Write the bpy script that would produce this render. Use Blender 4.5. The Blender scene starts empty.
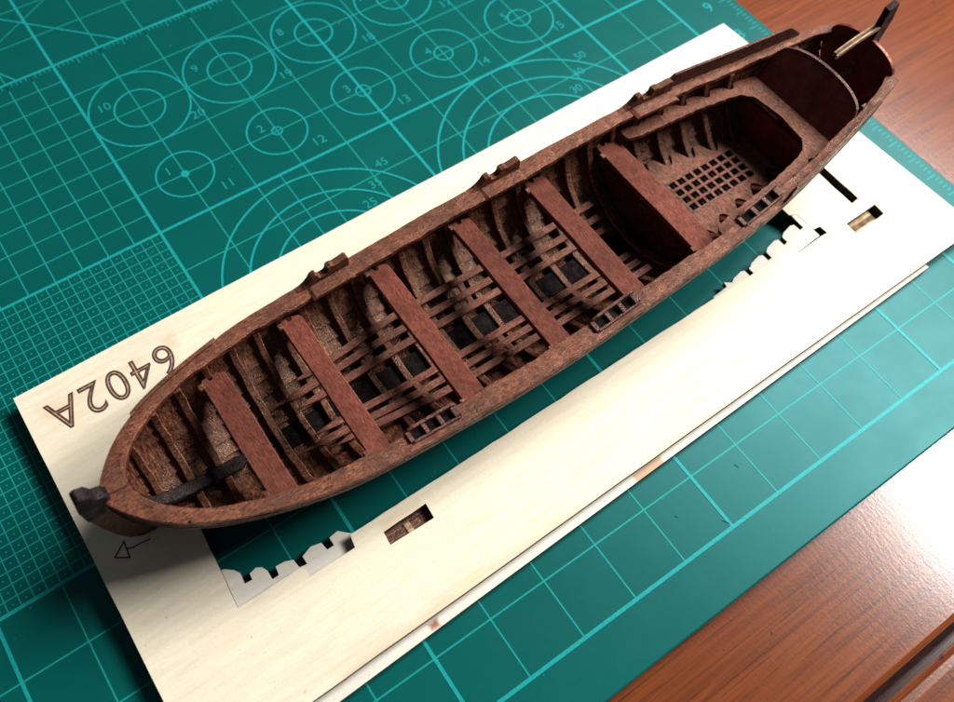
import bpy, math, random
import numpy as np
from mathutils import Matrix, Vector
random.seed(7)
# units: 1 Blender unit = 1 centimetre
S = bpy.context.scene
S.unit_settings.system = 'METRIC'
S.unit_settings.scale_length = 0.01
COL = S.collection

# ------------------------------------------------------------ mesh helpers
class MB:
    def __init__(self): self.v = []; self.f = []
    def quad(self, a, b, c, d):
        n = len(self.v); self.v += [a, b, c, d]; self.f.append((n, n+1, n+2, n+3))
    def box(self, x0, x1, y0, y1, z0, z1):
        n = len(self.v)
        self.v += [(x0,y0,z0),(x1,y0,z0),(x1,y1,z0),(x0,y1,z0),(x0,y0,z1),(x1,y0,z1),(x1,y1,z1),(x0,y1,z1)]
        for q in ((0,3,2,1),(4,5,6,7),(0,1,5,4),(1,2,6,5),(2,3,7,6),(3,0,4,7)): self.f.append(tuple(n+i for i in q))
    def rings(self, R, closed=True, cap=True):
        """loft equal-length closed rings"""
        n = len(self.v); m = len(R[0])
        for r in R: self.v += [tuple(p) for p in r]
        for i in range(len(R)-1):
            for j in range(m if closed else m-1):
                k = (j+1) % m
                self.f.append((n+i*m+j, n+i*m+k, n+(i+1)*m+k, n+(i+1)*m+j))
        if cap and closed:
            self.f.append(tuple(n+j for j in range(m))[::-1])
            self.f.append(tuple(n+(len(R)-1)*m+j for j in range(m)))
    def prism(self, poly, lo, hi, fn):
        """fn(p, h) -> 3d; poly list of 2d"""
        self.rings([[fn(p, lo) for p in poly], [fn(p, hi) for p in poly]])
    def add(self, v, f, M=None):
        n = len(self.v)
        for p in v:
            p = Vector(p)
            if M is not None: p = M @ p
            self.v.append(tuple(p))
        for q in f: self.f.append(tuple(n+i for i in q))
    def build(self, name, mat, parent=None, bevel=0, smooth=False, loc=None):
        me = bpy.data.meshes.new(name); me.from_pydata([tuple(map(float, p)) for p in self.v], [], self.f); me.update()
        import bmesh
        bm = bmesh.new(); bm.from_mesh(me); bmesh.ops.remove_doubles(bm, verts=bm.verts, dist=1e-5)
        bmesh.ops.recalc_face_normals(bm, faces=bm.faces); bm.to_mesh(me); bm.free()
        o = bpy.data.objects.new(name, me); COL.objects.link(o)
        if mat: me.materials.append(mat)
        if parent: o.parent = parent
        if loc: o.location = loc
        if smooth:
            for p in me.polygons: p.use_smooth = True
            me.set_sharp_from_angle(angle=math.radians(38))
        if bevel:
            b = o.modifiers.new('bevel', 'BEVEL'); b.width = bevel; b.segments = 2; b.limit_method = 'ANGLE'; b.angle_limit = math.radians(40)
        return o
def tag(o, label=None, cat=None, group=None, kind=None):
    if label: o['label'] = label
    if cat: o['category'] = cat
    if group: o['group'] = group
    if kind: o['kind'] = kind
    return o
def empty(name, loc):
    o = bpy.data.objects.new(name, None); o.location = loc; o.empty_display_size = .2; COL.objects.link(o); return o
def curve_mesh(splines, extrude=0, closed=True):
    cu = bpy.data.curves.new('tmp', 'CURVE'); cu.dimensions = '2D'; cu.fill_mode = 'BOTH'; cu.extrude = extrude
    for s in splines:
        sp = cu.splines.new('POLY'); sp.points.add(len(s)-1); sp.use_cyclic_u = True
        for i, p in enumerate(s): sp.points[i].co = (p[0], p[1], 0, 1)
    o = bpy.data.objects.new('tmp', cu); COL.objects.link(o)
    dg = bpy.context.evaluated_depsgraph_get(); me = o.evaluated_get(dg).to_mesh()
    v = [tuple(p.co) for p in me.vertices]; f = [tuple(p.vertices) for p in me.polygons]
    o.evaluated_get(dg).to_mesh_clear()
    bpy.data.objects.remove(o); bpy.data.curves.remove(cu); return v, f
def text_mesh(t, size, outline=0, res=3, off=0):
    cu = bpy.data.curves.new('tmp', 'FONT'); cu.body = t; cu.size = size; cu.align_x = 'CENTER'; cu.align_y = 'CENTER'
    cu.resolution_u = res; cu.offset = off
    if t == '6402A': cu.space_character = 1.12
    if outline: cu.fill_mode = 'NONE'; cu.bevel_depth = outline; cu.bevel_resolution = 0; cu.space_character = 1.12
    o = bpy.data.objects.new('tmp', cu); COL.objects.link(o)
    dg = bpy.context.evaluated_depsgraph_get(); me = o.evaluated_get(dg).to_mesh()
    v = [tuple(p.co) for p in me.vertices]; f = [tuple(p.vertices) for p in me.polygons]
    o.evaluated_get(dg).to_mesh_clear()
    bpy.data.objects.remove(o); bpy.data.curves.remove(cu); return v, f

# ------------------------------------------------------------ node helpers
class NT:
    def __init__(self, name):
        self.m = bpy.data.materials.new(name); self.m.use_nodes = True
        self.t = self.m.node_tree; self.t.nodes.clear()
        self.out = self.n('ShaderNodeOutputMaterial'); self.b = self.n('ShaderNodeBsdfPrincipled')
        self.t.links.new(self.b.outputs[0], self.out.inputs[0])
    def n(self, k, **kw):
        x = self.t.nodes.new(k)
        for a, b in kw.items(): setattr(x, a, b)
        return x
    def l(self, a, b): self.t.links.new(a, b)
    def s(self, k, v): self.b.inputs[k].default_value = v
    def coord(self, scale=(1,1,1), rot=(0,0,0)):
        tc = self.n('ShaderNodeTexCoord'); mp = self.n('ShaderNodeMapping')
        mp.inputs['Scale'].default_value = scale; mp.inputs['Rotation'].default_value = rot
        self.l(tc.outputs['Object'], mp.inputs[0]); return mp.outputs[0]
    def noise(self, co, scale, detail=4, rough=.55, dist=0):
        x = self.n('ShaderNodeTexNoise'); x.inputs['Scale'].default_value = scale; x.inputs['Detail'].default_value = detail
        x.inputs['Roughness'].default_value = rough; x.inputs['Distortion'].default_value = dist
        self.l(co, x.inputs['Vector']); return x.outputs[0]
    def ramp(self, fac, stops):
        r = self.n('ShaderNodeValToRGB'); e = r.color_ramp.elements
        while len(e) < len(stops): e.new(.5)
        for i, (p, c) in enumerate(stops):
            e[i].position = p; e[i].color = (*c, 1) if len(c) == 3 else c
        self.l(fac, r.inputs[0]); return r.outputs[0]
    def mix(self, fac, a, b, mode='MIX'):
        x = self.n('ShaderNodeMix', data_type='RGBA', blend_type=mode)
        for s_, v in ((x.inputs[0], fac), (x.inputs[6], a), (x.inputs[7], b)):
            if hasattr(v, 'links'): self.l(v, s_)
            elif isinstance(v, tuple): s_.default_value = (*v, 1) if len(v) == 3 else v
            else: s_.default_value = v
        return x.outputs[2]
    def math(self, op, a, b=0, c=None, clamp=False):
        x = self.n('ShaderNodeMath', operation=op, use_clamp=clamp)
        for s_, v in zip(x.inputs, (a, b, c)):
            if v is None: continue
            if hasattr(v, 'links'): self.l(v, s_)
            else: s_.default_value = v
        return x.outputs[0]
    def mr(self, v, a, b, c=0, d=1):
        x = self.n('ShaderNodeMapRange'); x.interpolation_type = 'SMOOTHSTEP'
        self.l(v, x.inputs[0])
        for i, k in enumerate((a, b, c, d)): x.inputs[i+1].default_value = k
        return x.outputs[0]
    def bump(self, h, strength, dist):
        x = self.n('ShaderNodeBump'); x.inputs['Strength'].default_value = strength; x.inputs['Distance'].default_value = dist
        self.l(h, x.inputs['Height']); self.l(x.outputs[0], self.b.inputs['Normal'])

def boat_wood(name, dark, mid, light, stretch=(1,8,8), rough=.5, scale=5, spec=.5, bump=.55, pores=True, fleck=1.0, tint=(1,.72,.55,1), metal=.12):
    t = NT(name); co = t.coord(stretch); c1 = t.coord()
    g = t.noise(co, scale, 4, .6, .2)
    col = t.ramp(g, [(.34, dark), (.5, mid), (.66, light)])
    fine = t.noise(co, scale*2.4, 3, .6)
    col = t.mix(t.mr(fine, .57, .70, 0, .7*fleck), col, tuple(min(1, c*1.6) for c in light))  # lighter flecks on the fine grain
    if pores: col = t.mix(t.mr(t.noise(co, scale*1.7, 3, .6, .15), .55, .62, 0, .85), col, tuple(c*.25 for c in dark))
    blot = t.noise(c1, 1.5, 5, .65)
    col = t.mix(t.mr(blot, .42, .68, 0, .6), col, tuple(c*.6 for c in dark))
    oi = t.n('ShaderNodeObjectInfo'); hs = t.n('ShaderNodeHueSaturation'); t.l(t.mr(oi.outputs['Random'], 0, 1, .86, 1.16), hs.inputs['Value']); t.l(col, hs.inputs['Color']); col = hs.outputs[0]
    t.l(col, t.b.inputs['Base Color'])
    t.l(t.mr(t.noise(c1, 7, 3, .6), .38, .62, rough-.16, rough+.2), t.b.inputs['Roughness'])
    t.s('Specular IOR Level', spec); t.s('Specular Tint', tint); t.s('Metallic', metal)
    h = t.math('ADD', t.math('MULTIPLY', fine, 1.0), t.math('MULTIPLY', t.noise(c1, 30, 2, .6), .5))
    t.bump(h, bump, .016); return t.m

M = {}
M['gunwale'] = boat_wood('gunwale_wood', (.040,.011,.006), (.125,.036,.019), (.215,.070,.038), (2.0,9,4), .42, 4.5, .5, .7, fleck=.6)
M['thwart'] = boat_wood('thwart_wood', (.085,.019,.012), (.150,.037,.024), (.21,.057,.039), (11,1.2,4), .55, 6, .3, .8, fleck=.5)
M['plank'] = boat_wood('planking_wood', (.018,.005,.003), (.068,.021,.011), (.20,.072,.038), (9,1.6,1.6), .34, 5, .7, .9, fleck=.6)
M['frame'] = boat_wood('frame_wood', (.035,.010,.005), (.088,.029,.016), (.17,.063,.034), (3,3,6), .40, 5, .5, .8)
M['slat'] = boat_wood('slat_wood', (.06,.018,.012), (.125,.042,.029), (.20,.075,.054), (2.0,7,5), .50, 5, .4, .8)
M['bench'] = boat_wood('bench_wood', (.05,.015,.009), (.12,.038,.023), (.22,.082,.052), (7,2,5), .45, 6, .55, 1.0)
M['panel'] = boat_wood('panel_wood', (.10,.018,.012), (.14,.027,.018), (.18,.037,.026), (2,2,1), .40, 3, .35, .25, False, .2)
M['outer'] = boat_wood('outer_plank_wood', (.030,.008,.006), (.075,.022,.017), (.14,.05,.038), (1.5,7,6), .38, 5, .6, .8)
M['black'] = boat_wood('blackened_wood', (.003,.0025,.004), (.007,.006,.008), (.020,.016,.022), (3,3,3), .46, 5, .2, .7, False, .5)
M['bare_edge'] = boat_wood('bare_edge_wood', (.20,.12,.06), (.36,.25,.14), (.50,.38,.24), (1.2,6,6), .55, 6, .3, .5, False, .3)
M['bare_core'] = boat_wood('glue_line_wood', (.05,.025,.015), (.085,.045,.026), (.13,.07,.045), (1.2,6,6), .55, 6, .3, .5, False, .3)
M['dull_black'] = boat_wood('black_wood_and_shade', (.002,.0018,.002), (.004,.0033,.004), (.009,.007,.008), (3,3,3), .7, 5, .08, .6, False, .4)  # dull black keelson wood, also painted shade in grating and rowlock holes
M['iron'] = boat_wood('purplish_stained_wood', (.035,.011,.010), (.085,.028,.024), (.17,.07,.062), (3,5,3), .34, 6, .65, .9)
M['highlit'] = boat_wood('highlit_bare_corner_wood', (.06,.02,.01), (.20,.09,.045), (.42,.25,.15), (5,5,5), .42, 6, .5, .5)  # pale bevel corners: bare edge plus a lit-corner highlight in the colour
M['highlit_red'] = boat_wood('highlit_red_corner_wood', (.10,.024,.014), (.21,.06,.035), (.34,.13,.08), (5,5,5), .45, 6, .5, .5)  # red parts: corner highlight put into the bevel colour

# ------------------------------------------------------------ boat shape functions
def smooth_table(T):
    T = np.array(T, float); x, y = T[:,0], T[:,1]
    xs = np.linspace(x[0], x[-1], 800)
    d = np.gradient(y, x)
    i = np.clip(np.searchsorted(x, xs, side='right')-1, 0, len(x)-2)
    h = x[i+1]-x[i]; t = (xs-x[i])/h
    ys = (2*t**3-3*t**2+1)*y[i]+(t**3-2*t**2+t)*h*d[i]+(-2*t**3+3*t**2)*y[i+1]+(t**3-t**2)*h*d[i+1]
    return lambda u: float(np.interp(u, xs, ys))
ZS = smooth_table([(-2.9,2.06),(-2.65,2.02),(-2.4,1.99),(-1.8,1.93),(-1.2,1.85),(-.6,1.79),(0,1.75),(1.2,1.70),(2.4,1.69),(3.6,1.73),(4.8,1.79),(6,1.88),(7.2,1.97),(8.4,2.06),(9.6,2.16),(10.2,2.24),(10.8,2.34),(11.7,2.52)])
WO = smooth_table([(-2.74,.06),(-2.66,.2),(-2.55,.36),(-2.4,.54),(-2.2,.73),(-1.8,.985),(-1.4,1.165),(-1,1.3),(-.6,1.41),(-.2,1.505),(.2,1.575),(.6,1.615),(1,1.64),(1.8,1.675),(2.6,1.71),(3.4,1.73),(4.2,1.73),(5,1.705),(5.8,1.68),(6.6,1.65),(7.4,1.61),(8.2,1.54),(9,1.43),(9.8,1.28),(10.6,1.12),(11,1.03),(11.4,.91),(11.7,.81)])
WI = smooth_table([(-2.36,.0),(-2.33,.12),(-2.28,.24),(-2.2,.36),(-2.05,.53),(-1.8,.735),(-1.4,.94),(-1,1.085),(-.6,1.17),(-.2,1.245),(.2,1.30),(.6,1.325),(1,1.345),(2.6,1.38),(3.4,1.40),(4.2,1.40),(5,1.37),(6.6,1.37),(7.2,1.355),(7.8,1.31),(8.4,1.26),(9,1.19),(9.8,1.06),(10.6,.92),(11,.84),(11.4,.72),(11.7,.56)])
ZB = smooth_table([(-2.72,1.55),(-2.6,1.05),(-2.45,.80),(-2.2,.62),(-1.7,.52),(-1,.48),(0,.46),(9,.47),(10.2,.55),(10.8,.75),(11.3,1.05),(11.7,1.45)])
FA = smooth_table([(-2.72,1.9),(-2,2.0),(-.5,1.95),(2,2.0),(6,2.0),(9,2.0),(10.5,1.9),(11.7,1.8)])
FB = smooth_table([(-2.72,.75),(-2,.70),(-.5,.62),(2,.52),(6,.52),(9,.64),(10.5,.8),(11.7,.95)])
TOPD = .07
def raw_sec(s, n=90):
    zt, zb = ZS(s)-TOPD, ZB(s); W = max(WO(s)-.06, .03); a, b = FA(s), FB(s)
    t = np.linspace(0, 1, n)**1.8
    y = np.maximum(W*(1-(1-t)**a)**b, .035); z = zb+(zt-zb)*t
    return np.stack([y, z], 1)
def sec(s, off=0, n=24, g0=0, g1=1):
    """section points (y,z) keel->sheer by girth, offset inward"""
    P = raw_sec(s); d = np.r_[0, np.cumsum(np.hypot(*np.diff(P, axis=0).T))]; d /= d[-1]
    g = np.linspace(g0, g1, n)
    Q = np.stack([np.interp(g, d, P[:,0]), np.interp(g, d, P[:,1])], 1)
    e = .02
    A = np.stack([np.interp(np.clip(g-e,0,1), d, P[:,0]), np.interp(np.clip(g-e,0,1), d, P[:,1])], 1)
    B = np.stack([np.interp(np.clip(g+e,0,1), d, P[:,0]), np.interp(np.clip(g+e,0,1), d, P[:,1])], 1)
    T = B-A; T /= np.linalg.norm(T, axis=1)[:,None]+1e-9
    N = np.stack([-T[:,1], T[:,0]], 1)            # towards the centre / up
    off = np.asarray(off)
    R = Q+N*(off[:,None] if off.ndim else off)
    R[:,0] = np.maximum(R[:,0], .0)
    return R
def rake(s, z): return s+max(0, (s-10.2)/1.4)*.17*(z-2.3)
def width_at(s, z, off):
    P = sec(s, off, 60); return float(np.interp(z, P[:,1], P[:,0]))
def height_at(s, y, off):
    P = sec(s, off, 80); i = np.argsort(P[:,0]); return float(np.interp(abs(y), P[i,0], P[i,1]))
def wob(x, k, a=.008):
    return a*(math.sin(x*5.1+k*1.7)+.6*math.sin(x*11.3+k*3.1)+.5*math.sin(x*23.7+k*.7))

VC = -5.07
boat = empty('model_boat', (0, VC, .3))
tag(boat, 'reddish brown wooden model rowing boat with six thwarts and a stern bench', 'model boat')
def part(mb, name, mat, parent=boat, bevel=.01, smooth=False, label=None, edge=None):
    o = mb.build(name, M[mat] if isinstance(mat, str) else mat, parent, bevel, smooth)
    o.location = (0, 0, -.3) if parent is boat else (0, 0, 0)
    if label: o['label'] = label
    if edge and bevel:
        o.data.materials.append(M[edge]); o.modifiers['bevel'].material = 1; o.modifiers['bevel'].segments = 1
    return o

# planking: eight strakes a side, each lapping the next
mb = MB()
NS = 8; stations = np.r_[np.linspace(-2.70, -1.8, 12), np.linspace(-1.65, 10.2, 60), np.linspace(10.35, 11.55, 9)]
for sd in (1, -1):
    for k in range(NS):
        g0, g1 = k/NS, min(1, (k+1)/NS+.012); R = []
        for s in stations:
            n = 4
            o_in = np.linspace(.092, .05, n)+.002*math.sin(s*9+k*2); o_out = np.linspace(.022, -.004, n)
            I = sec(s, o_in, n, g0, g1); O = sec(s, o_out, n, g0, g1)
            ring = [(rake(s, z), sd*y, z) for y, z in I]+[(rake(s, z), sd*y, z) for y, z in O[::-1]]
            R.append(ring)
        mb.rings(R)
hull = part(mb, 'planking', 'plank', bevel=0, smooth=True)

# keel, stem, sternpost
mb = MB(); mb.box(-2.45, 11.3, -.075, .075, .302, .47)
for i in range(12): pass
part(mb, 'keel', 'outer')
prof_out = [(-2.45,.302),(-2.66,.36),(-2.80,.55),(-2.90,.9),(-2.97,1.3),(-3.02,1.75),(-3.03,2.05)]
prof_in = [(-2.45,.56),(-2.55,.75),(-2.62,.95),(-2.66,1.2),(-2.70,1.5),(-2.72,1.8),(-2.72,2.02)]
mb = MB(); mb.rings([[(a[0],-.085,a[1]),(a[0],.085,a[1]),(b[0],.085,b[1]),(b[0],-.085,b[1])] for a, b in zip(prof_out, prof_in)])
part(mb, 'stem', 'outer')
mb = MB()
head = [(-3.035,1.74),(-3.04,2.1),(-2.99,2.42),(-2.93,2.46),(-2.80,2.40),(-2.76,2.24),(-2.66,2.20),(-2.60,2.06),(-2.72,2.03),(-2.76,1.76)]
mb.rings([[(p[0], y, p[1]) for p in head] for y in (-.10, -.04, .04, .10)])
part(mb, 'stem_head', 'black', bevel=.02)
mb = MB(); mb.rings([[(11.22,-.07,.302),(11.22,.07,.302),(11.42,.07,.302),(11.42,-.07,.302)],[(11.60,-.07,2.3),(11.60,.07,2.3),(11.74,.07,2.3),(11.74,-.07,2.3)]])
part(mb, 'sternpost', 'outer')

# frames
fr = [-2.12,-1.65,-1.2,-.70,-.22,.22,.64,1.05,1.54,2.02,2.48,2.94,3.42,3.87,4.33,4.80,5.31,5.82,6.33,6.82,7.32,7.80,8.30,8.78,9.26,9.74,10.98]
for i, s in enumerate(fr):
    mb = MB(); th = .050+.012*((i*37) % 5)/5; R = []
    depth = lambda P: np.linspace(.155, .105, len(P))
    n = 22; I = sec(s, np.linspace(.215, .175, n), n, .0, .985); O = sec(s, .055, n, .0, .985)
    I[0,0] = 0; O[0,0] = 0
    I[:3,1] = np.maximum(I[:3,1], ZB(s)+.175)
    pts = [(y, z, oy, oz) for (y, z), (oy, oz) in zip(I, O)]
    full = [(-a, b, -c, d) for a, b, c, d in pts[::-1][:-1]]+pts
    for q, (y, z, oy, oz) in enumerate(full):
        w = th*(1+.03*math.sin(q*1.3+i))
        dx = .006*math.sin(q*.9+i*2)
        R.append([(rake(s-w+dx, z), y, z), (rake(s+w+dx, z), y, z), (rake(s+w+dx, oz), oy, oz), (rake(s-w+dx, oz), oy, oz)])
    mb.rings(R); part(mb, 'frame', 'frame', bevel=.011, edge='highlit')

# keelson (blackened) under the floors, stemson on top of them at the bow
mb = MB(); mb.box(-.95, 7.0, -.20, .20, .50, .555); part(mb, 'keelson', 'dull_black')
path = [(-2.50,1.62),(-2.40,1.28),(-2.24,1.0),(-2.0,.86),(-1.7,.765),(-1.3,.71),(-.95,.69),(-.80,.69)]
mb = MB(); R = []
for i, (x, z) in enumerate(path):
    w = [.05,.08,.10,.12,.125,.13,.13,.06][i]
    j = min(i, len(path)-2); dx, dz = path[j+1][0]-path[j][0], path[j+1][1]-path[j][1]; L = math.hypot(dx, dz); nx, nz = -dz/L, dx/L
    if nz < 0: nx, nz = -nx, -nz
    R.append([(x, -w, z), (x, w, z), (x+nx*.07, w*.8, z+nz*.07), (x+nx*.07, -w*.8, z+nz*.07)])
mb.rings(R); part(mb, 'stemson', 'black', bevel=.02, smooth=True)

# gunwale caps, one per side
for sd in (1, -1):
    mb = MB(); R = []
    for s in np.r_[np.linspace(-2.72, -1.6, 40), np.linspace(-1.5, 11.68, 170)]:
        zo = ZS(s); yo = WO(s)+wob(s, sd, .005); yi = WI(s)+wob(s, 3+sd, .009) if s > -2.34 else .004
        if s <= -2.36: yi = .004
        yo = max(yo, yi+.03)
        z = zo+wob(s, 5+sd, .004)
        R.append([(rake(s,z), sd*yi, z-.10), (rake(s,z), sd*yi, z-.006), (rake(s,z), sd*(yi+.35*(yo-yi)), z+.004), (rake(s,z), sd*yo, z-.002), (rake(s,z), sd*yo, z-.10)])
    mb.rings(R); part(mb, 'gunwale', 'gunwale', bevel=.014)
# rubbing strakes under the cap
for sd in (1, -1):
    for dz, h, pr in ((.115, .075, .012), (.30, .06, -.002)):
        mb = MB(); R = []
        for s in np.linspace(-2.66, 11.6, 150):
            z1 = ZS(s)-dz; z0 = z1-h
            y1 = width_at(s, min(z1, ZS(s)-TOPD-.001), 0)
            R.append([(rake(s,z0), sd*(y1-.02), z0), (rake(s,z0), sd*(y1+.05+pr), z0+.01), (rake(s,z1), sd*(y1+.05+pr), z1-.01), (rake(s,z1), sd*(y1-.02), z1)])
        mb.rings(R); part(mb, 'rubbing_strake', 'outer', bevel=.01)
# short raised chock pieces on the cap at the bow
for sd in (1, -1):
    mb = MB(); R = []
    for s in np.linspace(-1.9, -.35, 24):
        z = ZS(s)+.004; R.append([(s, sd*(WO(s)-.05), z-.02), (s, sd*(WO(s)+.02), z-.02), (s, sd*(WO(s)+.02), z+.035), (s, sd*(WO(s)-.05), z+.035)])
    mb.rings(R); part(mb, 'edge_strip', 'gunwale', bevel=.012)

# rowlocks: two notched plates joined by blocks
def rowlock(u0, u1, sd):
    L = u1-u0
    prof = [(0,.0),(.10,.02),(.18,.06),(.25,.12),(.30,.20),(.36,.22),(.39,.21),(.41,.12),(.46,.095),(.54,.10),(.58,.13),(.595,.22),(.66,.235),(.72,.205),(.82,.215),(.94,.235),(.975,.20),(.98,.0)]
    def wall(mb, pf, y0, y1, zl=-.04):
        R = []
        for f, h in pf:
            s = u0+f*L; z = ZS(s); R.append([(s, sd*(WO(s)-y1), z+zl), (s, sd*(WO(s)-y0), z+zl), (s, sd*(WO(s)-y0), z+h), (s, sd*(WO(s)-y1), z+h)])
        mb.rings(R)
    mb = MB()
    if sd > 0:
        wall(mb, prof, .0, .12)
        wall(mb, [(.16,.0),(.22,.03),(.88,.035),(.96,.0)], .13, .36)
        part(mb, 'rowlock', 'gunwale', bevel=.010, edge='highlit_red')
    else:
        wall(mb, [(.10,.0),(.16,.045),(.93,.055),(.97,.0)], .10, .14)
        wall(mb, [(.10,.0),(.16,.07),(.24,.11),(.40,.12),(.60,.13),(.90,.16),(.97,.10)], .285, .335)
        for f0, f1, hh in ((.10,.17,.05),(.36,.43,.075),(.61,.68,.085),(.86,.97,.09)): wall(mb, [(f0, hh), (f1, hh+.005)], .13, .30)
        o = part(mb, 'rowlock', 'iron', bevel=.010)
        m2 = MB(); wall(m2, [(.12,.012), (.94,.012)], .13, .30); part(m2, 'slot_shade_strip', 'dull_black', parent=o, bevel=0)  # black strip painted for the shade down in the oar slots
for u0, u1 in ((1.08, 2.06), (4.40, 5.42), (7.50, 8.58)):
    for sd in (1, -1): rowlock(u0, u1, sd)

# washstrakes at the stern
for sd in (1, -1):
    mb = MB(); R = []
    for s in np.linspace(8.50, 11.12, 40):
        h = .26*min(1, (s-8.50)/.16+.35)*min(1, max(.05, (11.12-s)/.30+.15))
        z = ZS(s); R.append([(rake(s,z), sd*(WO(s)-.055), z-.02), (rake(s,z), sd*(WO(s)+.002), z-.02), (rake(s,z+h), sd*(WO(s)+.015), z+h), (rake(s,z+h), sd*(WO(s)-.035), z+h)])
    mb.rings(R); part(mb, 'washstrake', 'outer', bevel=.008)

def bz0(s): return 1.74+(s-8)*.045
# thwarts
ZT = 1.55
for i, (c, w) in enumerate(((-.655,.40),(.79,.345),(2.42,.37),(4.06,.36),(5.62,.40),(7.20,.44))):
    mb = MB(); z = ZT; yA = [1.10,1.34,1.40,1.42,1.46,1.43][i]; yB = min(WI(c)+.10, width_at(c, z, .16))
    def wd(y, k): return c+k*w/2+.006*math.sin(y*4+i*2+k)
    n = 10; pts = [(wd(y, -1), y) for y in np.linspace(-yB, yA-.12, n)]
    pts += [(c-w/2+.02, yA-.02), (c-w/2+.10, yA), (c-w/2+.13, yA-.08), (c-w/2+.18, yA-.08), (c-w/2+.2, yA-.01), (c+w/2-.02, yA-.05)]
    pts += [(wd(y, 1), y) for y in np.linspace(yA-.14, -yB, n)]
    mb.prism(pts, z-.13, z, lambda p, h: (p[0], p[1], h))
    part(mb, 'thwart', 'thwart', bevel=.009, edge='highlit_red')
    # small clamps under the thwart ends
    for sd in (1, -1):
        m2 = MB(); yy = width_at(c, z-.2, .2); m2.box(c-w/2-.06, c-w/2+.02, min(sd*yy, sd*(yy-.1)), max(sd*yy, sd*(yy-.1)), z-.2, z+.02)
        part(m2, 'thwart_cleat', 'frame', bevel=.01)

# bulkhead beneath the aftermost thwart
mb = MB(); P = sec(7.0, .08, 20); P = P[P[:,1] < ZT-.14]; poly = [(y, z) for y, z in P]+[(-y, z) for y, z in P[::-1]]
mb.prism(poly, 7.03, 7.10, lambda p, h: (h, p[0], p[1])); part(mb, 'bulkhead', 'frame', bevel=0)

P = sec(9.78, .06, 20); P = P[P[:,1] < bz0(9.78)-.075]; poly = [(y, z) for y, z in P]+[(-y, z) for y, z in P[::-1]]
mb = MB(); mb.prism(poly, 9.97, 10.03, lambda p, h: (h, p[0], p[1])); part(mb, 'bulkhead', 'panel', bevel=0)  # second bulkhead, added to keep the space under the stern bench dark
# footwaling slats: three each side of the keelson
def slat(sd, y0, u0, u1, w=.125):
    mb = MB(); R = []
    for s in np.linspace(u0, u1, 40):
        k = min(1, max(0, (s-u0)/2.2)); k = k*k*(3-2*k); y = y0*(.80+.20*k); ww = w*min(1, .15+(s-u0)/.45)/2
        z = height_at(s, y, .19)+.10+wob(s, y0*7, .0015)
        R.append([(s, sd*(y-ww), z-.045), (s, sd*(y+ww), z-.03), (s, sd*(y+ww), z+.01), (s, sd*(y-ww), z)])
    mb.rings(R); return mb
for sd in (1, -1):
    for y0, u0 in ((.80, .42), (.56, -.05), (.33, .25)):
        part(slat(sd, y0, u0, 6.55), 'floor_slat', 'slat', bevel=.006, edge='highlit_red')
    for u in (2.02, 3.66, 5.24):
        mb = MB()
        R = []
        for y in np.linspace(.28, .84, 8):
            z = height_at(u, y, .19)+.08; R.append([(u-.055, sd*y, z-.04), (u+.055, sd*y, z-.04), (u+.055, sd*y, z+.012), (u-.055, sd*y, z+.012)])
        mb.rings(R); part(mb, 'slat_crossbar', 'slat', bevel=.008)

# stern platform with scalloped sides, and its grating
ZP = .95
gx0, gx1, gy = 7.93, 9.50, .37
edge = []
for s in np.linspace(7.12, 9.95, 90):
    y = width_at(s, ZP, .10)
    d = min(abs(s-f) for f in fr)
    edge.append((s, y-.24*max(0, 1-(d/.17)**2)))
outline = edge+[(x, -y) for x, y in edge[::-1]]
v, f = curve_mesh([outline, [(gx0,-gy),(gx1,-gy),(gx1,gy),(gx0,gy)]], .03)
mb = MB(); mb.add(v, f, Matrix.Translation((0, 0, ZP-.03)))
plat = part(mb, 'stern_platform', 'bench', bevel=0)
mb = MB(); bw = .052
for i in range(9):
    x = gx0+(gx1-gx0)*i/8; mb.box(x-bw/2, x+bw/2, -gy-.01, gy+.01, ZP-.06, ZP+.004)
for j in range(5):
    y = -gy+2*gy*j/4; mb.box(gx0-.01, gx1+.01, y-bw/2, y+bw/2, ZP-.055, ZP+.009)
mk = MB(); mk.box(gx0-.05, gx1+.05, -gy-.05, gy+.05, ZP-.17, ZP-.12); part(mk, 'grating_hole_shade', 'dull_black', parent=plat, bevel=0)  # black board added to paint shade into the grating holes
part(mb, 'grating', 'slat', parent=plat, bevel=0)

# stern bench
def bz(s): return 1.74+(s-8)*.045
out = []
for s in np.linspace(7.46, 10.34, 80):
    y = width_at(s, bz(s), .12); d = min(abs(s-f) for f in fr)
    out.append((s, y-.12*max(0, 1-(d/.12)**2)))
inner = [(10.0,-.50),(9.93,-.62),(9.78,-.77),(9.55,-.84),(8.9,-.955),(8.2,-1.02),(7.75,-1.07),(7.6,-1.10),(7.5,-1.14),(7.46,-1.18)]
innerA = [(x+(.01*math.sin(x*31)), -y) for x, y in inner[::-1]]
outline = [(x, -y) for x, y in out[::1]][::-1]      # B side, aft -> fore
poly = out+[(10.36, 0)]+outline+[(x, y) for x, y in inner[::-1]]+[(10.01,0)]+[(x, y) for x, y in innerA[::-1]]
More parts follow.
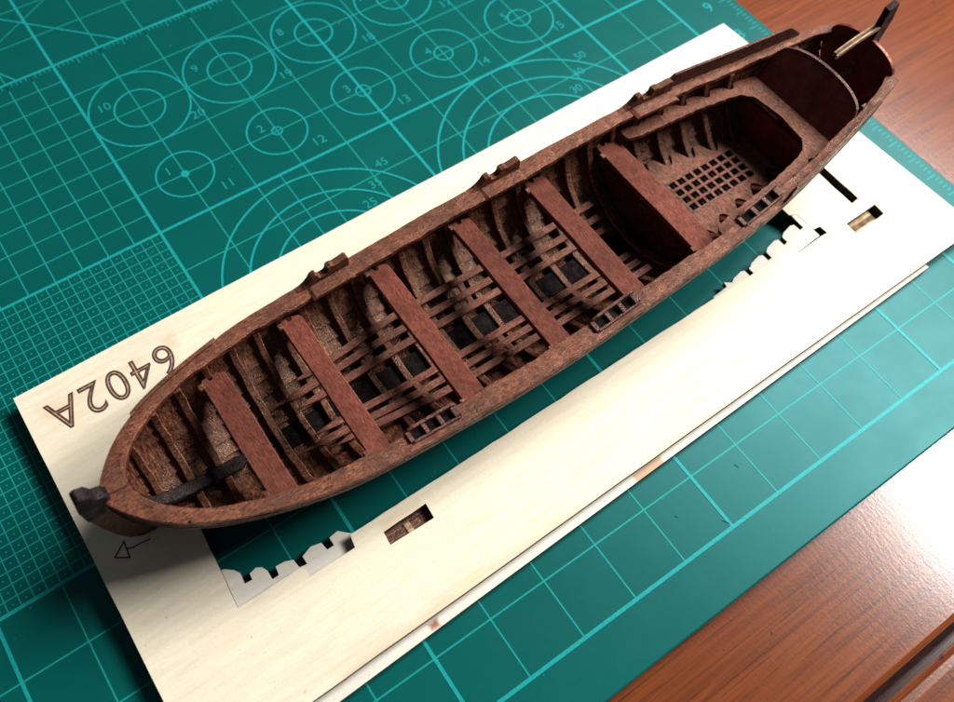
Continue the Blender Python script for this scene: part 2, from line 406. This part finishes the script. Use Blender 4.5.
# polygon is a U: build as strips
mb = MB()
inn = inner[::-1]
xs = [p[0] for p in inn]; ysn = [-p[1] for p in inn]
for sd in (1, -1):
    R = []
    for s in np.r_[np.linspace(7.46, 9.93, 70)]:
        yi = float(np.interp(s, xs, ysn))+.006*math.sin(s*29+sd); yo = width_at(s, bz(s), .11)-.13*max(0, 1-(min(abs(s-f) for f in fr)/.12)**2)
        yo = max(yo, yi+.03); z = bz(s)
        R.append([(s, sd*yi, z-.07), (s, sd*yi, z), (s, sd*yo, z), (s, sd*yo, z-.07)])
    for s in np.linspace(9.96, 10.42, 8):
        yi = max(.0, float(np.interp(s, [9.93,10.0,10.001], [.62,.5,0]))); yo = width_at(s, bz(s), .11); z = bz(s)
        R.append([(s, sd*yi, z-.07), (s, sd*yi, z), (s, sd*yo, z), (s, sd*yo, z-.07)])
    mb.rings(R)
part(mb, 'stern_bench', 'bench', bevel=0)

# backboard with arched top
def board(x0, z0, x1, z1, hw0, hw1, arch, th, n=24):
    """raked board: base (x0,z0) to shoulder (x1,z1), arched above the shoulders"""
    mb = MB(); R = []
    sl = (x1-x0)/(z1-z0)
    for i in range(n+1):
        a = -1+2*i/n; zt = z1+arch*math.sqrt(max(0, 1-(abs(a))**2.2))
        ys, yb = a*hw1, a*hw0; yt = ys
        R.append([(x0, yb, z0), (x0+sl*(zt-z0), yt, zt), (x0+sl*(zt-z0)+th, yt, zt), (x0+th, yb, z0)])
    mb.rings(R); return mb
bb = part(board(10.30, bz(10.3)-.01, 10.60, 2.28, .96, .93, .27, .05), 'backboard', 'panel', bevel=0, smooth=True)
m2 = MB(); R = []
for i in range(31):
    a = -1+2*i/30; zt = 2.28+.27*math.sqrt(max(0, 1-abs(a)**2.2)); x = 10.30+.30/(2.28-bz(10.3)+.01)*(zt-bz(10.3)+.01); y = a*.93
    R.append([(x-.004, y, zt-.012), (x-.004, y, zt+.006), (x+.052, y, zt+.006), (x+.052, y, zt-.012)])
m2.rings(R); part(m2, 'board_edge', 'iron', parent=bb, bevel=0, label='pale top edge of the backboard')
# transom
mb = MB()
P = sec(11.6, .02, 24); poly = [(y, z) for y, z in P]
top = [(.70*math.cos(a), 2.50+.27*math.sin(a)) for a in np.linspace(0, math.pi, 24)]
poly = poly+top+[(-y, z) for y, z in P[::-1]]
mb.prism(poly, 0, .07, lambda p, h: (rake(11.6, p[1])+h, p[0], p[1])); part(mb, 'transom', 'panel', bevel=.008)

# rudder with tiller
mb = MB()
rp = [(11.44,.36),(11.56,1.4),(11.70,2.5),(11.70,2.9),(11.68,3.40),(11.88,3.47),(11.97,3.1),(11.95,2.6),(12.10,2.0),(12.22,1.2),(12.26,.36)]
mb.rings([[(p[0], y, p[1]) for p in rp] for y in (-.06, .06)])
rud = part(mb, 'rudder', 'black', bevel=.01)
mb = MB(); mid = []
for k, (y0, y1, mt) in enumerate(((-.055,-.022,'bare_edge'),(-.021,.021,'bare_core'),(.022,.055,'bare_edge'))):
    mb = MB(); R = []
    for i in range(13):
        t = i/12; x = 10.74+1.0*t+(.03 if k else 0)*(1-t); z = 2.86+.17*t+.035*math.sin(t*math.pi)
        R.append([(x, y0, z-.05), (x, y1, z-.05), (x, y1, z+.03), (x, y0, z+.03)])
    mb.rings(R)
    if k == 0: til = part(mb, 'tiller', mt, bevel=.006)
    else: part(mb, 'tiller_layer', mt, parent=til, bevel=.006)

# ------------------------------------------------------------ plywood sheets
def ply(name, col, col2, stains):
    t = NT(name); co = t.coord((.5, 5, 5)); c1 = t.coord()
    g = t.noise(co, 2.2, 6, .6, .3)
    c = t.ramp(g, [(.3, col2), (.6, col)])
    f = t.noise(t.coord((3, 30, 30)), 3, 3, .6)
    c = t.mix(t.mr(f, .5, .8, 0, .35), c, tuple(x*.86 for x in col2))
    blot = t.noise(c1, .9, 4, .6)
    c = t.mix(t.mr(blot, .45, .75, 0, .5), c, (col[0]*.97, col[1]*.93, col[2]*.84))
    speck = t.noise(c1, 14, 2, .5)
    c = t.mix(t.mr(speck, .71, .76, 0, .5), c, (.35, .25, .16))
    sx = t.n('ShaderNodeSeparateXYZ'); t.l(c1, sx.inputs[0])
    nz = t.noise(c1, 2.2, 4, .6)
    for (x0, x1, y0, y1, soft, k, cc) in stains:      # scorch marks left by the laser, fixed to the sheet
        dx = t.math('MAXIMUM', t.math('SUBTRACT', x0, sx.outputs[0]), t.math('SUBTRACT', sx.outputs[0], x1))
        dy = t.math('MAXIMUM', t.math('SUBTRACT', y0, sx.outputs[1]), t.math('SUBTRACT', sx.outputs[1], y1))
        d = t.math('MAXIMUM', dx, dy)
        d = t.math('ADD', d, t.math('MULTIPLY', t.math('SUBTRACT', nz, .5), soft*1.6))
        c = t.mix(t.mr(d, 0, soft, k, 0), c, cc)
    t.l(c, t.b.inputs['Base Color']); t.s('Roughness', .62); t.s('Specular IOR Level', .3)
    t.bump(t.math('ADD', f, t.math('MULTIPLY', t.noise(c1, 18, 4, .7), .8)), .35, .012); return t.m
def burn(name, col):
    t = NT(name); c1 = t.coord((6, 6, 1)); n = t.noise(c1, 3, 3)
    t.l(t.ramp(n, [(.35, tuple(x*.4 for x in col)), (.65, col)]), t.b.inputs['Base Color']); t.s('Roughness', .7); return t.m
M['ply_top'] = ply('pale_plywood', (.72,.645,.50), (.63,.55,.41),
    [(-1.2,3.0,-8.54,-8.49,.24,.30,(.50,.32,.15)), (4.9,6.2,-8.52,-8.47,.16,.22,(.50,.32,.15)), (.4,1.0,-7.03,-6.99,.11,.30,(.5,.3,.13)), (-.90,-.86,-2.4,-2.3,.16,.30,(.5,.32,.16)), (-2.95,-1.0,-2.66,-2.44,.26,.16,(.55,.36,.18)), (-1.62,-1.5,-2.4,-2.3,.16,.16,(.5,.3,.15)), (-3.05,-2.4,-2.45,-2.35,.18,.14,(.5,.3,.15))])
M['ply_low'] = ply('grey_cream_plywood', (.66,.62,.54), (.60,.55,.46), [(.20,.28,-8.64,-8.60,.09,.95,(.26,.09,.03)), (4.2,4.7,-8.60,-8.50,.10,.8,(.44,.24,.12))])
M['burn'] = burn('scorched_cut_edge', (.10,.058,.028))
M['burnline'] = burn('laser_engraving', (.085,.034,.013))
M['burnfill'] = burn('engraving_floor', (.52,.34,.25))
def sheet(name, splines, z0, z1, mat):
    v, f = curve_mesh(splines, (z1-z0)/2)
    mb = MB(); mb.add(v, f, Matrix.Translation((0, 0, (z0+z1)/2-z0)))
    o = mb.build(name, mat, None, 0, False, (0, 0, z0)); o.data.materials.append(M['burn'])
    for p in o.data.polygons:
        if abs(p.normal.z) < .5: p.material_index = 1
    return o
def jag(pts, n=5, a=.006):
    out = []
    for i in range(len(pts)):
        p, q = pts[i], pts[(i+1) % len(pts)]; L = math.hypot(q[0]-p[0], q[1]-p[1]); m = max(1, int(L*n))
        for k in range(m):
            t = k/m; out.append((p[0]+(q[0]-p[0])*t+(random.uniform(-a, a) if k else 0), p[1]+(q[1]-p[1])*t+(random.uniform(-a, a) if k else 0)))
    return out
top_out = [(-3.41,-1.93),(12.40,-1.76),(12.72,-8.36),(-1.75,-8.55),(-3.42,-8.575)]
opening = [(-1.90,-5.45),(-1.99,-6.86),(-.92,-6.86),(-.91,-7.05),(-.13,-7.05),(-.09,-6.84),(1.75,-6.84),(7.4,-6.79),(8.3,-6.80),(9.4,-6.74),(9.43,-6.92),(10.05,-6.89),(10.21,-6.90),(10.2,-6.72),(10.05,-6.70),(10.04,-6.28),(9.90,-6.22),(9.85,-4.4),(-1.85,-4.4)]
slotA = [(.35,-7.09),(1.13,-7.07),(1.11,-7.33),(.33,-7.31)]
slotB = [(10.67,-6.95),(11.47,-6.93),(11.45,-7.18),(10.65,-7.20)]
longs = [(11.11,-5.5),(11.31,-5.5),(11.31,-6.66),(11.11,-6.68)]
top_sheet = sheet('plywood_sheet', [jag(top_out, 2, .004), jag(opening), jag(slotA), jag(slotB), jag(longs)], .170, .315, M['ply_top'])
tag(top_sheet, 'upper pale plywood kit sheet with the laser engraved number 6402A, directly under the boat', 'plywood sheet')
sc = [(-2.6,-6.18),(-2.03,-6.17),(-1.90,-6.20),(-1.79,-6.29),(-1.73,-6.38),(-1.75,-6.56),(-1.63,-6.57),(-1.62,-6.47),(-1.5,-6.44),(-1.42,-6.49),(-1.38,-6.58),(-1.38,-6.73),(-1.27,-6.73),(-1.25,-6.59),(-1.1,-6.60),(-.98,-6.65),(-.96,-6.80),(-.84,-6.82),(-.84,-6.68),(-.66,-6.62),(-.5,-6.66),(-.48,-6.80),(-.36,-6.80),(-.36,-6.66),(-.2,-6.64),(-.1,-6.74),(.2,-7.0),(5.5,-7.0),(7.45,-6.90),(7.55,-6.72),(7.9,-6.70),(7.92,-6.60)]
def scal(u, v, w, dv):      # bump from (u,v) then a small slot
    return [(u+.02, v-.01), (u+w*.25, v+.035), (u+w*.8, v+.075), (u+w, v+.05), (u+w+.005, v-.10), (u+w+.10, v-.09), (u+w+.10, v+dv)]
for u, v in ((8.02,-6.68),(8.52,-6.62),(8.99,-6.54),(9.46,-6.47)): sc += scal(u, v, .37, .04)

hole2 = [(-2.6,-6.18)]
sc_low = sc[:sc.index((7.45,-6.90))+1]
low = sc_low+[(11.30,-6.95),(11.38,-8.44),(1.0,-8.68),(-1.43,-8.74),(-3.2,-8.78),(-3.2,-6.18)]
low_sheet = sheet('plywood_sheet', [low, jag([(.45,-7.14),(.98,-7.12),(.98,-7.22),(.45,-7.24)])], .004, .150, M['ply_low'])
tag(low_sheet, 'lower plywood kit sheet lying on the cutting mat, mostly hidden beneath the upper sheet', 'plywood sheet')
piece = sc[sc.index((7.45,-6.90))+1:]+[(9.93,-6.35),(9.95,-6.19),(10.08,-6.19),(10.08,-6.69),(10.045,-6.70),(10.045,-6.86),(9.44,-6.90),(9.415,-6.75),(7.6,-6.80)]
v, f = curve_mesh([piece], .05)
mb = MB(); mb.add(v, f); mb.v = [(x, y, z+.108+.059*(x-7.5)) for x, y, z in mb.v]
pc = mb.build('scalloped_offcut', M['ply_low'], low_sheet); pc.data.materials.append(M['burn'])
for p in pc.data.polygons:
    if abs(p.normal.z) < .5: p.material_index = 1
mb = MB()   # cut strips seen through the two slots
o = None
for (x0, x1, y0, y1, mt) in ((.20,1.2,-7.13,-7.04,'outer'),(.20,.72,-7.235,-7.14,'frame'),(.76,1.2,-7.235,-7.14,'frame'),(.20,1.2,-7.34,-7.245,'bare_core')):
    m2 = MB(); m2.box(x0, x1, y0, y1, .146, .175)
    m2.build('slot_strip', M[mt], low_sheet, .004).location = (0, 0, 0)
m2 = MB(); m2.box(.68, .78, -7.30, -7.12, .172, .188); m2.build('glue_drop', M['bare_edge'], low_sheet, .01)
for (y0, y1, mt) in ((-7.03,-6.9,'bare_edge'),(-7.12,-7.035,'bare_core'),(-7.24,-7.125,'bare_edge')):
    m2 = MB(); m2.box(10.60, 11.36, y0, y1, .146, .178); m2.build('slot_strip', M[mt], low_sheet, .004)
for ch in low_sheet.children: ch.location = (0, 0, -.004)
# engraving
v, f = text_mesh('6402A', .80, outline=.020, res=8, off=-.014)
xs_ = [p[0] for p in v]; ys_ = [p[1] for p in v]
w_, h_ = max(xs_)-min(xs_), max(ys_)-min(ys_); cx_, cy_ = (max(xs_)+min(xs_))/2, (max(ys_)+min(ys_))/2
TX0, TX1, TY0, TY1 = -3.09, -.92, -2.33, -2.93
Mx = Matrix.Translation(((TX0+TX1)/2, (TY0+TY1)/2, .1455)) @ Matrix.Rotation(math.pi+.0, 4, 'Z') @ Matrix.Diagonal(((TX1-TX0)/w_, abs(TY1-TY0)/h_, .3, 1)) @ Matrix.Translation((-cx_, -cy_, 0))
mb = MB(); mb.add(v, f, Mx); eng = mb.build('engraved_number', M['burnline'], top_sheet)
v, f = text_mesh('6402A', .80, res=8, off=-.014)
mb = MB(); mb.add(v, f, Matrix.Translation((0, 0, .0012)) @ Mx); mb.build('engraving_fill', M['burnfill'], top_sheet)
def stroke(mb, pts, w, z0, z1, closed=False):
    n = len(pts)
    for i in range(n if closed else n-1):
        a, b = Vector(pts[i]), Vector(pts[(i+1) % n]); d = (b-a).normalized(); q = Vector((-d.y, d.x))*w/2; e = d*w*.4
        mb.rings([[(*(a-q-e), z0), (*(a+q-e), z0), (*(a+q-e), z1), (*(a-q-e), z1)], [(*(b-q+e), z0), (*(b+q+e), z0), (*(b+q+e), z1), (*(b-q+e), z1)]])
mb = MB(); stroke(mb, [(-3.14,-5.21),(-2.93,-5.06),(-2.96,-5.33)], .022, .14, .148, True); stroke(mb, [(-2.95,-5.18),(-2.84,-5.22),(-2.76,-5.215),(-2.60,-5.24)], .02, .14, .149)
mb.build('engraved_arrow', M['burnline'], top_sheet)

# ------------------------------------------------------------ cutting mat
def mat_mat():
    t = NT('green_mat_vinyl'); c1 = t.coord()
    n = t.noise(c1, .35, 4, .6); n2 = t.noise(c1, 40, 3, .6)
    c = t.ramp(n, [(.3, (.001,.066,.058)), (.7, (.0015,.078,.069))])
    c = t.mix(t.mr(n2, .6, .8, 0, .25), c, (.02,.13,.125))
    dust = t.noise(c1, 9, 2, .4); c = t.mix(t.mr(dust, .78, .80, 0, .3), c, (.12,.3,.3))
    t.l(c, t.b.inputs['Base Color'])
    t.l(t.mr(t.noise(c1, 1.3, 4, .7), .3, .7, .34, .38), t.b.inputs['Roughness']); t.s('Specular IOR Level', .24); t.s('Specular Tint', (.32,.92,1,1))
    t.bump(t.math('ADD', n2, t.noise(c1, 7, 3)), .10, .006); return t.m
def ink(name, col):
    t = NT(name); c1 = t.coord(); n = t.noise(c1, 22, 3, .6)
    t.l(t.ramp(n, [(.3, tuple(x*.75 for x in col)), (.65, col)]), t.b.inputs['Base Color']); t.s('Roughness', .42); t.s('Specular IOR Level', .25); t.s('Specular Tint', (.3,.95,1,1)); return t.m
mb = MB(); mb.rings([[( -31.5,-10.86,z),(13.5,-10.86,z),(13.5,19.1,z),(-31.5,19.1,z)] for z in (-.3, 0)])
mat = mb.build('cutting_mat', mat_mat(), None, .03, False)
tag(mat, 'dark green cutting mat with a printed cyan grid, circles and numbers', 'cutting mat')
TH, TN = .085, .026
thick = MB(); thin = MB(); nums = []
ZI = .0035
def hl(mb, u0, u1, v, w, z=ZI): mb.quad((u0, v-w/2, z), (u1, v-w/2, z), (u1, v+w/2, z), (u0, v+w/2, z))
def vl(mb, u, v0, v1, w, z=ZI): mb.quad((u-w/2, v0, z), (u+w/2, v0, z), (u+w/2, v1, z), (u-w/2, v1, z))
def seg(mb, a, b, w, z=ZI):
    a, b = Vector(a), Vector(b); d = (b-a).normalized(); q = Vector((-d.y, d.x))*w/2
    mb.quad((*(a-q), z), (*(b-q), z), (*(b+q), z), (*(a+q), z))
def ring(mb, c, r, w, z, a0=0, a1=360, n=96):
    pts = [(math.radians(a0+(a1-a0)*i/n)) for i in range(n+1)]
    for p, q in zip(pts, pts[1:]):
        mb.quad(*[(c[0]+rr*math.cos(a), c[1]+rr*math.sin(a), z) for rr, a in ((r-w/2,p),(r+w/2,p),(r+w/2,q),(r-w/2,q))])
Z1, Z2, Z3 = .0035, .006, .0085
for k in range(-30, 13):
    if k % 5 == 0 or k == 12: vl(thick, k, -10, 18, .058, Z2)
for k in range(-10, 19):
    if k % 5 == 0: hl(thick, -30, 12.03, k, .060, Z2+.001)
for k in range(-30, 12):
    if k % 5: 
        for v0, v1 in ((-10, -5), (-5, 0), (0, 5), (5, 18)):
            if -5 < k < 0 and v0 in (-5,): continue
            vl(thin, k, v0, v1, TN, Z1)
for k in range(-10, 18):
    if k % 5:
        for u0, u1 in ((-30, -5), (-5, 0), (0, 12)):
            if u0 == -5 and -5 < k < 0: continue
            hl(thin, u0, u1, k, TN, Z1+.0005)
for i in range(1, 10):          # half centimetre squares
    if i % 2:
        vl(thin, -5+i*.5, 0, 5, TN, Z1); hl(thin, -5, 0, i*.5, TN, Z1+.0005)
for i in range(1, 25):          # two millimetre squares with a dot in each
    vl(thin, -5+i*.2, -5, 0, .020, Z1); hl(thin, -5, 0, -5+i*.2, .020, Z1+.0005)
for i in range(25):
    for j in range(25):
        x, y = -4.9+i*.2, -4.9+j*.2; thin.quad((x-.012,y-.012,Z1),(x+.012,y-.012,Z1),(x+.012,y+.012,Z1),(x-.012,y+.012,Z1))
vl(thin, 2.5, -5, 0, .024, Z1); vl(thin, 7.5, -5, 0, .024, Z1)
for i in range(0, 300):         # millimetre ruler under the v=5 line
    u = -18+i*.1; L = .2 if i % 5 == 0 else .11
    if u < 12: vl(thin, u, 5-L, 5, .02, Z1)
for i in range(0, 290):
    v = -10+i*.1; L = .27 if i % 10 == 0 else (.20 if i % 5 == 0 else .12); hl(thin, 13.38-L, 13.38, v, .022, Z1)
def txt(s, u, v, size=.26, rot=0):
    vv, ff = text_mesh(s, size); num = MB(); nums.append(num); num.add(vv, ff, Matrix.Translation((u, v, Z1+.001)) @ Matrix.Rotation(rot, 4, 'Z'))
arcs = MB()
for k in range(5):
    c = (1+2*k, 1); ring(arcs, c, .5+.05*(k+1), .036, Z3); r = .05*(k+1)
    ring(arcs, c, max(r, .04), .034 if k else .07, Z3, n=48)
    txt(str(k+1), c[0]-.25, c[1]+.21, .29); txt(str(k+11), c[0]+.57, c[1]-.66, .30)
    c = (1+2*k, 3); d = 10-k; ring(arcs, c, d*.05, .036, Z3+.0003); ring(arcs, c, .5+d*.05, .038, Z3+.0006)
    txt(str(d), c[0]-.60, c[1]+.38, .29); txt(str(d+10), c[0]+.90, c[1]-.76, .30)
for cx, rs in ((2.5, (25, 35, 45)), (7.5, (30, 40, 50))):
    for q, r in enumerate(rs):
        ring(arcs, (cx, -2.5), r*.05, .042, Z3+.001)
        a = math.radians(45); 
for s, u, v in (('45',4.30,-.80),('35',3.93,-1.17),('25',3.60,-1.52),('50',9.42,-.62),('40',9.09,-.98),('30',8.76,-1.33)): txt(s, u, v, .27)
txt('9', 12.80, -1.0, .42); txt('8', 12.80, -2.0, .42)
seg(arcs, (1.46,5.0), (-3.54,10.0), .036, Z3+.002); seg(arcs, (-.77,5.0), (-3.66,10.0), .036, Z3+.0023)
seg(thin, (-2.78,5.0), (5.8,9.95), .024, Z1+.002)
M['ink_thick'] = ink('bright_cyan_ink', (.010,.27,.265)); M['ink_thin'] = ink('thin_cyan_ink', (.010,.25,.225)); M['ink_num'] = ink('number_ink', (.012,.25,.245))
thick.build('printed_main_lines', M['ink_thick'], mat); thin.build('printed_fine_grid', M['ink_thin'], mat)
arcs.build('printed_circles', M['ink_thick'], mat); [q.build('printed_number', M['ink_num'], mat) for q in nums]
M['scratch'] = ink('scratch', (.003,.05,.046))
for a, b in (((4.93,-9.82),(5.0,-9.94)),((5.75,-9.24),(5.77,-9.33)),((4.35,-9.35),(4.38,-9.40))): q = MB(); seg(q, a, b, .011, .009); q.build('knife_scratch', M['scratch'], mat)

# ------------------------------------------------------------ table
def table_mat():
    t = NT('varnished_table_wood'); tc = t.coord((.22, 5.5, 1), (0, 0, math.radians(1.5))); c1 = t.coord()
    warp = t.noise(t.coord((.12,.6,1)), 1.2, 3, .5)
    g = t.noise(tc, 1.6, 7, .62, .5)
    c = t.ramp(g, [(.25, (.075,.015,.003)), (.5, (.140,.031,.006)), (.75, (.20,.050,.009))])
    pores = t.noise(t.coord((.30, 15, 1), (0, 0, math.radians(2.5))), 1.5, 4, .65)
    c = t.mix(t.mr(pores, .55, .64, 0, .72), c, (.035,.008,.003))
    c = t.mix(t.mr(warp, .45, .65, 0, .5), c, (.13,.024,.004))
    dots = t.noise(c1, 5, 2, .4); c = t.mix(t.mr(dots, .76, .78, 0, .8), c, (.02,.006,.004))
    t.l(c, t.b.inputs['Base Color']); t.s('Roughness', .20); t.s('Specular IOR Level', .55)
    weave = t.n('ShaderNodeTexWave', wave_type='BANDS', bands_direction='X'); weave.inputs['Scale'].default_value = 2.2; weave.inputs['Distortion'].default_value = 6; weave.inputs['Detail'].default_value = 3
    t.l(c1, weave.inputs[0])
    h = t.math('ADD', t.math('MULTIPLY', t.noise(t.coord((14, 30, 1)), 1.2, 3, .6), .8), t.math('ADD', t.math('MULTIPLY', t.noise(t.coord((10,3,1)), 2.2, 3, .6), .8), t.math('MULTIPLY', weave.outputs[1], .08)))
    t.bump(h, .28, .0045); return t.m
TZ = -.302
table = empty('table', (0, 0, TZ)); tag(table, 'glossy red brown wooden table under the cutting mat, with a moulded edge', 'table')
tm = table_mat()
mb = MB()
prof = [(40,-2),(40,0),(-12.92,0),(-13.02,-.02),(-13.10,-.09),(-13.16,-.14),(-13.24,-.14),(-13.27,-.10),(-13.34,-.06),(-13.45,-.045),(-14.3,-.05),(-14.6,-.12),(-14.8,-.35),(-14.85,-2)]
sk = .000
mb.rings([[(x, y+sk*x*(0 if y > 0 else 1), z) for y, z in prof] for x in (-60, -20, 0, 10, 20, 75)])
mb.build('table_top', tm, table, 0, False)
def groove_mat():
    t = NT('dark_groove'); n = t.noise(t.coord((1,8,1)), 4, 4); t.l(t.ramp(n, [(.3,(.012,.006,.006)),(.7,(.03,.012,.01))]), t.b.inputs['Base Color']); t.s('Roughness', .22); return t.m
mb = MB(); mb.rings([[(x, -13.005, -.012), (x, -13.11, -.088), (x, -13.17, -.136), (x, -13.235, -.137), (x, -13.235, -.15), (x, -13.0, -.15)] for x in (-60, 75)])  # strip in a darker colour set along the groove
g = mb.build('edge_groove', groove_mat(), table); g.location = (0, 0, .003)

# ------------------------------------------------------------ light
w = bpy.data.worlds.new('World'); S.world = w; w.use_nodes = True
bg = w.node_tree.nodes['Background']; bg.inputs[0].default_value = (.80,.90,1.0,1); bg.inputs[1].default_value = .078
def area(name, az, el, dist, sx, sy, power, col, target=(5, -5, 0)):
    l = bpy.data.lights.new(name, 'AREA'); l.shape = 'RECTANGLE'; l.size = sx; l.size_y = sy; l.energy = power; l.color = col
    o = bpy.data.objects.new(name, l); COL.objects.link(o)
    a, e = math.radians(az), math.radians(el)
    d = Vector((math.cos(e)*math.cos(a), math.cos(e)*math.sin(a), math.sin(e)))
    o.location = Vector(target)+d*dist; o.rotation_euler = d.to_track_quat('Z', 'Y').to_euler(); return o
def window(name, x, y, z, sx, sy, power):
    o = area(name, 0, 45, 10, sx, sy, power, (1.0,.985,.96)); o.location = (x, y, z); o.rotation_euler = (Vector((x, y, z))-Vector((6, -6, 0))).to_track_quat('Z', 'Y').to_euler()
window('window_light', 40, 2, 41, 17, 20, 43500)
window('window_light', 41.5, -16.2, 37.5, 13, 12, 34000)

# ------------------------------------------------------------ camera
cam = bpy.data.cameras.new('camera'); co = bpy.data.objects.new('camera', cam); COL.objects.link(co)
R = [[.82447702,.48535846,-.29097219],[-.56489633,.73643141,-.37223772],[.03361234,.47127057,.88134798]]
mw = Matrix(R).to_4x4(); mw.translation = Vector((-1.33453,-10.39955,13.11401)); co.matrix_world = mw
cam.sensor_width = 36; cam.lens = 36*860/954; cam.shift_x = (477-443.84)/954; cam.shift_y = -(351-348.6)/954
cam.clip_start = .5; cam.clip_end = 500
cam.dof.use_dof = True; cam.dof.focus_distance = 13.6; cam.dof.aperture_fstop = .24
S.camera = co
S.view_settings.view_transform = 'Standard'; S.view_settings.look = 'None'; S.view_settings.exposure = 0
S.render.resolution_x = 1024; S.render.resolution_y = 754
